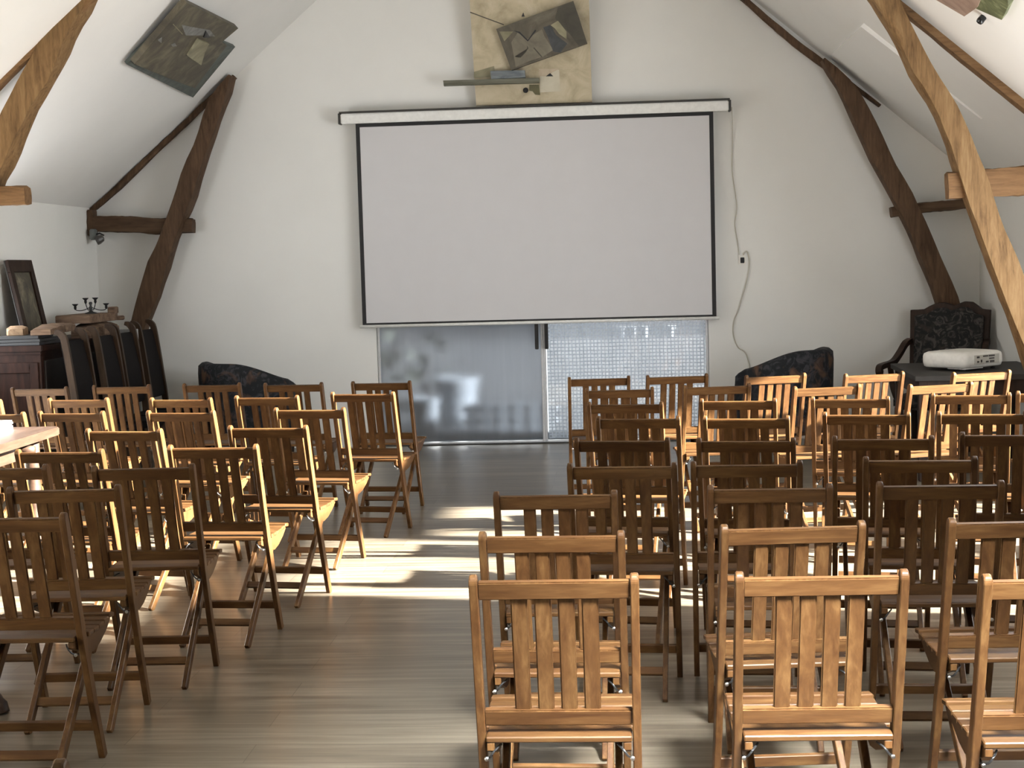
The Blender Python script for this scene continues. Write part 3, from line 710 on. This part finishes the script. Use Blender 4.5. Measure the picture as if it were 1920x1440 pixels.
# ------------------------------------------------------------------ tub armchairs by the back wall
def tub_chair(label, loc, rz, back=.88, arm=.72):
    root = thing('tub_armchair', label, 'armchair', loc, rz, 'tub armchairs by the back wall')
    bm = bmesh.new(); n = 40; A = math.radians(128); rings = []
    for i in range(n+1):
        th = -A + 2*A*i/n; u = abs(th)/A
        h = arm + (back-arm)*(.5+.5*math.cos(PI*min(1, max(0, (u-.30)/.70)))) - .03*max(0, (u-.9)/.1)
        c, s = math.sin(th), -math.cos(th)              # th=0 is the back (local -Y)
        ro, th_ = (.47, .44), .12 - .03*u
        def P(k, z): return Vector((c*(ro[0]-k), s*(ro[1]-k), z))
        sec = [P(.04, .16), P(.01, .22), P(-.005, h-.10), P(.0, h-.03), P(.03, h-.004), P(th_*.5, h), P(th_-.02, h-.01), P(th_, h-.05), P(th_+.01, .40), P(th_, .16)]
        rings.append([bm.verts.new(p) for p in sec])
    m = len(rings[0])
    for i in range(n):
        for k in range(m): bm.faces.new((rings[i][k], rings[i+1][k], rings[i+1][(k+1)%m], rings[i][(k+1)%m]))
    bm.faces.new(rings[0]); bm.faces.new(rings[-1][::-1])
    link('upholstered_shell', bm, FLORAL, root, smooth=True)
    bm = bmesh.new(); lathe(bm, [(.05, .24), (.30, .25), (.32, .30), (.32, .40), (.29, .445), (.05, .455)], 28, (0, .02, 0)); link('seat_cushion', bm, FLORAL, root, smooth=True)
    bm = bmesh.new()
    for sgn in (-1, 1):
        x, y = sgn*math.sin(A)*.415, -math.cos(A)*.39
        bm2 = bmesh.new(); sweep(bm2, catmull([(x, y+.025, .12), (x+sgn*.012, y+.035, .35), (x+sgn*.02, y+.03, .56), (x-sgn*.01, y+.012, .66)], 4), [(.035, .03)]*13, (1, 0, 0)); link('arm_front', bm2, EBONY, root, bevel=.004, seg=1)
    bm.free()
    for x, y in ((-.28, -.26), (.28, -.26), (-.27, .25), (.27, .25)):
        bm = bmesh.new(); lathe(bm, [(.014, 0), (.018, .02), (.026, .15), (.026, .20)], 10, (x, y, 0)); link('leg', bm, EBONY, root, smooth=True)
    return root
tub_chair('dark floral tub armchair by the back wall left of the glass doors', (-3.24, 12.85, 0), math.radians(-50))
tub_chair('dark floral tub armchair by the back wall right of the glass doors', (1.45, 12.85, 0), math.radians(62))

# ------------------------------------------------------------------ camel-back armchair in the right corner
root = thing('high_back_armchair', 'tall dark armchair with double-humped back in the right corner behind the projector', 'armchair', (2.89, 13.0, 0), math.radians(-27))
top = [(-.31, 1.17), (-.20, 1.172), (-.165, 1.20), (-.11, 1.228), (-.05, 1.235), (.0, 1.218), (.03, 1.20), (.06, 1.218), (.11, 1.24), (.17, 1.235), (.215, 1.20), (.24, 1.17), (.31, 1.165)]
top = [(x*1.12, z) for x, z in top]
outline = [(-.33, .42)] + top + [(.33, .42)]
def lean(u, v, w): return Vector((u, .02 + (v-.42)*.16 + w, v))
bm = bmesh.new(); prism(bm, outline, 0, .05, lean); link('back_frame', bm, EBONY, root, bevel=.004, seg=1)
inn = [(-.29, .45)] + [(x*.86, z-.045) for x, z in top] + [(.29, .45)]
bm = bmesh.new(); prism(bm, inn, -.035, .0, lean); link('back_upholstery', bm, FLORAL2, root, bevel=.008, seg=2)
bm = bmesh.new(); box(bm, (0, -.24, .40), (.64, .56, .12)); link('seat', bm, FLORAL2, root, bevel=.03, seg=3)
for s in (-1, 1):
    bm = bmesh.new()
    pts = catmull([(s*.335, .08, .90), (s*.35, -.02, .875), (s*.365, -.14, .80), (s*.375, -.30, .735), (s*.38, -.52, .725), (s*.385, -.65, .715), (s*.385, -.68, .685), (s*.38, -.65, .665)], 5)
    sweep(bm, pts, [(.05, .045)]*len(pts), (1, 0, 0)); link('armrest', bm, EBONY, root, bevel=.008)
    bm = bmesh.new(); pts = catmull([(s*.30, -.42, .40), (s*.34, -.43, .52), (s*.36, -.40, .62), (s*.36, -.44, .71)], 4)
    sweep(bm, pts, [(.04, .04)]*len(pts), (1, 0, 0)); link('arm_support', bm, EBONY, root, bevel=.004, seg=1)
    for y in (-.46, .04):
        bm = bmesh.new(); bar(bm, (s*.29, y, .36), (s*.30, y + (.06 if y > 0 else 0), 0), .045, .045); link('leg', bm, EBONY, root, bevel=.004, seg=1)

# ------------------------------------------------------------------ dark table with projector
root = thing('side_table', 'dark low table with canted corner standing on the right under the projector', 'table', (2.72, 11.50, 0), math.radians(-3))
bm = bmesh.new(); prism(bm, [(-.50, -.72), (.50, -.72), (.50, .60), (-.50, .60)], .74, .78, lambda u, v, w: Vector((u, v, w))); link('table_top', bm, DTOP, root, bevel=.004, seg=1)
bm = bmesh.new(); holed(bm, -.46, .46, -.68, .56, [(-.43, .43, -.65, .53)], .62, .74, lambda u, v, w: Vector((u, v, w))); link('apron', bm, EBONY, root)
for x, y in ((-.44, -.66), (.44, -.66), (-.44, .54), (.44, .54)):
    bm = bmesh.new(); bar(bm, (x, y, .74), (x, y, 0), .06, .06); link('leg', bm, EBONY, root, bevel=.004, seg=1)
root['label'] = 'dark square-topped table standing on the right under the projector'

root = thing('projector', 'white video projector on the dark table at the right', 'projector', (2.66, 11.40, .78), math.radians(40))
def rrect(w, d, r, n=6):
    out = []
    for cx, cy, a0 in ((w/2-r, d/2-r, 0), (-w/2+r, d/2-r, 90), (-w/2+r, -d/2+r, 180), (w/2-r, -d/2+r, 270)):
        for k in range(n+1):
            a = math.radians(a0 + 90*k/n); out.append((cx + r*math.cos(a), cy + r*math.sin(a)))
    return out
bm = bmesh.new()
lv = [(.46, .37, .05, .022), (.485, .395, .055, .03), (.50, .41, .06, .06), (.50, .41, .06, .105), (.49, .40, .06, .125), (.45, .36, .06, .138), (.30, .24, .06, .146), (.02, .02, .008, .148)]
rings = [[bm.verts.new((x, y, z)) for x, y in rrect(w, d, r)] for w, d, r, z in lv]
for a, b in zip(rings, rings[1:]):
    for k in range(len(a)): bm.faces.new((a[k], a[(k+1)%len(a)], b[(k+1)%len(a)], b[k]))
bm.faces.new(rings[0][::-1]); bm.faces.new(rings[-1])
link('housing', bm, WPLAST, root, smooth=True)
bm = bmesh.new(); box(bm, (.02, -.2045, .082), (.30, .006, .068)); link('socket_panel', bm, m_plain('pale_grey_plastic', (.50, .48, .42), .5), root, bevel=.002, seg=1)
bm = bmesh.new()
for x, z, w, h in ((-.09, .10, .03, .014), (-.09, .066, .022, .012), (-.05, .07, .016, .02), (.0, .105, .06, .01), (.075, .105, .07, .012), (.075, .085, .06, .01), (.08, .062, .05, .016), (.02, .062, .03, .012)):
    box(bm, (x, -.2085, z), (w, .004, h))
link('sockets', bm, m_plain('dark_socket', (.05, .045, .04), .5), root)
bm = bmesh.new(); lathe(bm, [(.06, 0), (.062, .03), (.05, .034), (.046, .012), (.01, .012)], 20, (.12, .205, .082), Matrix.Rotation(-PI/2, 3, 'X')); link('lens', bm, DMETAL, root, smooth=True)
for x, y in ((-.18, -.14), (.18, -.14), (0, .15)):
    bm = bmesh.new(); lathe(bm, [(.018, 0), (.018, .012), (.008, .014), (.008, .03)], 10, (x, y, 0)); link('foot', bm, DMETAL, root, smooth=True)
bm = bmesh.new(); box(bm, (-.1, -.1, .018), (.22, .16, .012)); link('base_plate', bm, WPLAST, root, bevel=.003, seg=1)

# ------------------------------------------------------------------ furniture along the left wall
root = thing('sideboard', 'dark red-brown panelled cabinet along the left wall', 'cabinet', (-4.56, 11.75, 0))
bm = bmesh.new(); box(bm, (0, 0, .57), (.48, 1.90, 1.08)); link('body', bm, MAHOG, root, bevel=.004, seg=1)
bm = bmesh.new(); box(bm, (0, 0, 1.135), (.53, 1.96, .045)); box(bm, (0, 0, 1.10), (.505, 1.93, .025)); link('top', bm, MAHOG, root, bevel=.006)
bm = bmesh.new(); holed(bm, -.22, .22, .08, 1.03, [(-.155, .155, .16, .95)], 0, .016, lambda u, v, w: Vector((u, -.95-w, v))); link('end_panel_frame', bm, MAHOG, root, bevel=.004, seg=1)
for yy in (-.62, 0, .62):
    bm = bmesh.new(); box(bm, (.245, yy, .57), (.02, .56, .94)); d = link('door', bm, m_plain('door_shade_black', (.012, .008, .007), .4), root, bevel=.006)  # black door colour holds the shade on the cabinet front
    bm = bmesh.new(); lathe(bm, [(.006, 0), (.006, .012), (.013, .02), (.012, .03)], 10, (.255, yy+.22, .6), Matrix.Rotation(PI/2, 3, 'Y')); link('knob', bm, DMETAL, d, smooth=True)
bm = bmesh.new(); box(bm, (0, 0, .02), (.44, 1.86, .04)); link('plinth', bm, MAHOG, root)
TZ = 1.1575
def slab(name, label, cat, c, size, rz, m, jag=.012, tilt=0.0):
    """rough waney board"""
    bm = bmesh.new(); n = 14; L, W, T = size; rings = []
    for i in range(n+1):
        y = -L/2 + L*i/n
        w0 = W/2*(1-.25*abs(2*i/n-1)**3) + random.uniform(-jag, jag)
        t = T*(.75+.25*math.sin(PI*i/n)) + random.uniform(-jag, jag)*.4
        rings.append([bm.verts.new((-w0, y, 0)), bm.verts.new((w0, y, 0)), bm.verts.new((w0*.97, y, t*.8)), bm.verts.new((w0*.5, y, t)), bm.verts.new((-w0*.6, y, t*.97)), bm.verts.new((-w0*.98, y, t*.7))])
    for i in range(n):
        for k in range(6): bm.faces.new((rings[i][k], rings[i][(k+1)%6], rings[i+1][(k+1)%6], rings[i+1][k]))
    bm.faces.new(rings[0][::-1]); bm.faces.new(rings[-1])
    o = link(name, bm, m); o.location = c; o.rotation_euler = (tilt, 0, rz); smooth_angle(o, 40)
    return tag(o, label, cat)
bm = bmesh.new()
for i in range(3): box(bm, (random.uniform(-.01, .01), 0, .012+.024*i), (.40-.03*i, .44, .022), Matrix.Rotation(.06*i, 3, 'Z'))
o = link('paper_folder', bm, m_plain('black_card', (.02, .021, .023), .6), bevel=.002, seg=1); o.location = (-4.53, 11.02, TZ); tag(o, 'flat dark grey folders stacked on the near end of the cabinet', 'folder')
bm = bmesh.new(); box(bm, (0, 0, .0035), (.10, .07, .006)); o = link('white_card', bm, PAPER); o.location = (-4.36, 11.0, TZ+.0735); o.rotation_euler = (0, 0, .2); tag(o, 'small white card lying on the dark folders on the cabinet', 'card')
slab('wood_offcut', 'short pale wooden offcut at the left picture edge on the cabinet', 'wood', (-4.60, 11.06, TZ+.074), (.24, .14, .07), .3, m_wood('pale_offcut', (.16, .10, .06), (.30, .2, .12), (.4, .29, .19), (4, .6, 4), .8, 1, 0, .2))
slab('waney_board', 'long rough waney-edged board lying along the cabinet in front of the framed picture', 'wood', (-4.41, 11.33, TZ+.075), (.96, .18, .07), .16, ROUGHW, .014)
slab('waney_board', 'dark rough board lying under the candelabrum at the far cabinet end', 'wood', (-4.42, 12.26, TZ), (.74, .26, .12), .05, ROUGHW, .014)
bm = bmesh.new(); box(bm, (0, 0, .035), (.30, .68, .07)); box(bm, (.13, .28, .09), (.06, .12, .06)); tube(bm, [(.10, .30, .02), (.20, .36, .02)], .022, 8)
o = link('carved_beam_end', bm, ROUGHW, bevel=.006); o.location = (-4.47, 12.24, TZ+.121); tag(o, 'dark wooden beam offcut with pale top carrying the candelabrum', 'wood')

root = thing('candelabrum', 'dark metal candelabrum standing on the wooden offcut by the left wall', 'candelabrum', (-4.45, 12.28, TZ+.192), math.radians(8))
bm = bmesh.new(); lathe(bm, [(.055, 0), (.05, .008), (.022, .016), (.010, .03), (.014, .05), (.009, .07), (.016, .09), (.010, .10)], 16); link('stem', bm, DMETAL, root, smooth=True)
for a, r_, z1 in ((0, .13, .085), (PI, .13, .085), (.9, .052, .135), (PI+.9, .052, .135)):
    bm = bmesh.new(); cx, cy = r_*math.cos(a), r_*math.sin(a)
    tube(bm, catmull([(0, 0, .055), (cx*.5, cy*.5, .03), (cx*.9, cy*.9, .03 if r_ > .1 else .07), (cx, cy, z1-.035)], 5), .004, 6)
    link('arm', bm, DMETAL, root, smooth=True)
    bm = bmesh.new(); lathe(bm, [(.006, z1-.05), (.012, z1-.035), (.010, z1-.02), (.026, z1-.004), (.028, z1), (.012, z1), (.011, z1-.012)], 14, (cx, cy, 0)); link('candle_cup', bm, DMETAL, root, smooth=True)

root = thing('picture_frame', 'tall narrow dark framed picture leaning on the left wall above the cabinet', 'picture', (-4.655, 11.56, TZ+.004), 0)
LM = Matrix.Rotation(math.radians(-11), 4, 'Y')
def FR(u, v, w): return LM @ Vector((w, u, v))
bm = bmesh.new(); holed(bm, -.24, .24, .008, .66, [(-.17, .17, .08, .56)], 0, .03, FR); link('frame', bm, EBONY, root, bevel=.004, seg=1)
bm = bmesh.new(); prism(bm, [(-.18, .06), (.18, .06), (.18, .57), (-.18, .57)], .004, .012, FR)
link('picture', bm, m_canvas('dim_still_life', [(.30, (.02, .022, .018)), (.48, (.07, .06, .04)), (.62, (.19, .165, .115)), (.8, (.24, .21, .15))], 4.5, 1.2), root)
bm = bmesh.new(); prism(bm, [(-.24, 0), (.24, 0), (.24, .66), (-.24, .66)], -.008, 0, FR); link('back_board', bm, DARKCAP, root)

def high_chair(label, y, x=-4.08, lean_=0.0):
    root = thing('high_back_chair', label, 'chair', (x, y, 0), 0, 'high-backed chairs along the cabinet')
    for s in (-1, 1):
        bm = bmesh.new()
        pts = catmull([(-.13, s*.21, 1.255), (-.085, s*.21, 1.235), (-.055, s*.21, 1.16), (-.01, s*.21, .80), (.02, s*.21, .45), (-.03, s*.21, 0)], 5)
        sweep(bm, pts, [(.036, .05 if i > 4 else .03+.004*i) for i in range(len(pts))], (0, 1, 0)); link('back_post', bm, m_hc, root, bevel=.005)
        bm = bmesh.new(); bar(bm, (.32, s*.20, .44), (.33, s*.20, 0), .04, .04); link('leg', bm, m_hc, root, bevel=.004, seg=1)
    bm = bmesh.new(); sweep(bm, [(-.085, 0, 1.18), (-.03, 0, .85), (.0, 0, .58)], [(.385, .045), (.385, .06), (.385, .05)], (0, 1, 0)); link('back_upholstery', bm, LEATHER, root, bevel=.012, seg=2)
    bm = bmesh.new(); box(bm, (.165, 0, .455), (.36, .44, .08)); link('seat', bm, LEATHER, root, bevel=.02, seg=2)
    return root
m_hc = m_wood('brown_chair_frame', (.018, .010, .006), (.036, .021, .012), (.06, .036, .021), (4, 4, .6), .5, 1, 0.0, .05, .15)
high_chair('high-backed dark chair nearest the camera in the row along the left cabinet', 11.04)
high_chair('high-backed dark chair second along the left cabinet', 11.72)
high_chair('high-backed dark chair third along the left cabinet', 12.22)
high_chair('high-backed dark chair furthest along the left cabinet, below the oak post', 12.79)
bm = bmesh.new(); box(bm, (0, 0, .60), (.16, .03, 1.20)); o = link('grey_board', bm, m_plain('pale_grey_board', (.32, .33, .33), .6), bevel=.003, seg=1)
o.location = (-4.205, 12.505, 0); tag(o, 'narrow pale grey board standing between the last two high-backed chairs', 'board')

# ------------------------------------------------------------------ wooden table at the left edge
root = thing('wooden_table', 'sunlit wooden table with thick worn top at the left picture edge', 'table', (-3.62, 6.95, 0))
bm = bmesh.new()
def tt(u, v, w): return Vector((u, v, w))
prism(bm, [(-.52, -1.03), (.50, -1.03), (.54, -.95), (.525, -.3), (.535, .4), (.53, .99), (.50, 1.03), (-.52, 1.03)], .79, .835, tt); link('table_top', bm, TABLEW, root, bevel=.006)
bm = bmesh.new(); holed(bm, -.44, .42, -.92, .90, [(-.41, .39, -.89, .87)], .69, .79, tt); link('apron', bm, TABLEW, root)
for x, y in ((-.42, -.90), (.41, -.90), (-.42, .88), (.41, .88)):
    bm = bmesh.new(); lathe(bm, [(.030, 0), (.036, .05), (.026, .09), (.034, .30), (.040, .50), (.030, .60), (.042, .63), (.042, .79)], 14, (x, y, 0)); link('leg', bm, TABLEW, root, smooth=True)
bm = bmesh.new(); tube(bm, [(.39, .70, .745), (.50, .70, .745)], .022, 12); link('peg', bm, TABLEW, root, smooth=True)
bm = bmesh.new()
for i in range(5): box(bm, (random.uniform(-.008, .008), random.uniform(-.01, .01), .005+.010*i), (.66, .95, .0096), Matrix.Rotation(random.uniform(-.012, .012), 3, 'Z'))
o = link('paper_pile', bm, PAPER); o.location = (-3.66, 7.40, .8353); tag(o, 'pile of large white paper sheets on the wooden table at the left edge', 'paper')
# stool foot at the left picture edge
root = thing('wooden_stool', 'reddish wooden stool leg showing at the lower left picture edge', 'stool', (-2.62, 5.45, 0), .3)
bm = bmesh.new(); lathe(bm, [(.13, .43), (.16, .435), (.165, .455), (.15, .47), (.02, .472)], 20); link('seat', bm, TABLEW, root, smooth=True)
for a in (-.6, 1.5, 3.6):
    bm = bmesh.new(); c, s = math.cos(a), math.sin(a)
    tube(bm, catmull([(c*.10, s*.10, .44), (c*.15, s*.15, .25), (c*.20, s*.20, .09), (c*.235, s*.235, .045), (c*.25, s*.25, .0)], 4), [.02]*8+[.026]*5+[.034]*4, 10); link('leg', bm, TABLEW, root, smooth=True)

# ------------------------------------------------------------------ light
def area(name, loc, size, power, direction, col=(1, 1, 1)):
    l = bpy.data.lights.new(name, 'AREA'); l.shape = 'RECTANGLE'; l.size, l.size_y = size; l.energy = power; l.color = col
    o = bpy.data.objects.new(name, l); COL.objects.link(o); o.location = loc
    o.rotation_euler = Vector(direction).to_track_quat('-Z', 'Y').to_euler()
    return o
DAY = (.955, .98, 1)
sun = bpy.data.lights.new('sun', 'SUN'); sun.energy = SUN_E; sun.angle = math.radians(1.4); sun.color = (1, .96, .89)
so = bpy.data.objects.new('sun', sun); COL.objects.link(so)
so.rotation_euler = Vector((-1, SUN_DY, -SUN_T)).to_track_quat('-Z', 'Y').to_euler()
area('daylight_rear_window', ((RW[0]+RW[1])/2, YR-.05, (RW[2]+RW[3])/2), (RW[1]-RW[0], RW[3]-RW[2]), P_REAR, (0, 1, 0), DAY)
for w, P_LEFT in zip(LWIN, P_LEFTS): area('left_area_light', (XL-.05, (w[0]+w[1])/2, (w[2]+w[3])/2), (w[1]-w[0], w[3]-w[2]), P_LEFT, (1, 0, 0), DAY)  # far lamp is a fill, brightening the left of the back wall
for w in RWIN: area('daylight_right_window', (XR+.05, (w[0]+w[1])/2, (w[2]+w[3])/2), (w[1]-w[0], w[3]-w[2]), P_RIGHT, (-1, 0, 0), DAY)
l = area('roof_area_light', tuple(slopeR((ROW_FILL[0]+ROW_FILL[1])/2, (ROW_FILL[2]+ROW_FILL[3])/2, .05)), (1.2, 1.2), P_ROW_FILL, tuple(Vector((.45, 3.45, .70)) - slopeR((ROW_FILL[0]+ROW_FILL[1])/2, (ROW_FILL[2]+ROW_FILL[3])/2, .05)), DAY)  # added narrow-cone lamp aimed only at the last two right rows
l.data.spread = math.radians(30)
area('roof_area_light', tuple(slopeR((SKY[0]+SKY[1])/2, (SKY[2]+SKY[3])/2, .05)), (SKY[1]-SKY[0], 1.5), P_SKY, tuple(NR), DAY)
w = bpy.data.worlds.new('sky'); scene.world = w; w.use_nodes = True
bg = w.node_tree.nodes['Background']; bg.inputs[0].default_value = (.72, .84, 1, 1); bg.inputs[1].default_value = WORLD_S

# ------------------------------------------------------------------ camera
cam = bpy.data.cameras.new('camera'); co = bpy.data.objects.new('camera', cam); COL.objects.link(co)
yaw, pit, rol, fpx = math.radians(4.0), math.atan(223/2750.), math.radians(1.57), 2750.
F0 = Vector((-math.sin(yaw), math.cos(yaw), 0)); Wr = Vector((math.cos(yaw), math.sin(yaw), 0)); Z = Vector((0, 0, 1))
Fw = F0*math.cos(pit) - Z*math.sin(pit); Wu = Z*math.cos(pit) + F0*math.sin(pit)
Rv = math.cos(rol)*Wr - math.sin(rol)*Wu; Uv = math.sin(rol)*Wr + math.cos(rol)*Wu
co.matrix_world = Matrix(((Rv.x, Uv.x, -Fw.x, 0), (Rv.y, Uv.y, -Fw.y, 0), (Rv.z, Uv.z, -Fw.z, 1.665), (0, 0, 0, 1)))
cam.sensor_fit = 'HORIZONTAL'; cam.sensor_width = 36; cam.lens = fpx/1920*36; cam.clip_start = .05
scene.camera = co
vs = scene.view_settings; vs.view_transform = 'Standard'; vs.look = 'None'; vs.gamma = 1; vs.exposure = EXPO
try: vs.use_curve_mapping = False
except Exception: pass
scene.cycles.use_denoising = True
scene.cycles.max_bounces = 10; scene.cycles.diffuse_bounces = 6; scene.cycles.transparent_max_bounces = 16
scene.cycles.sample_clamp_indirect = 6
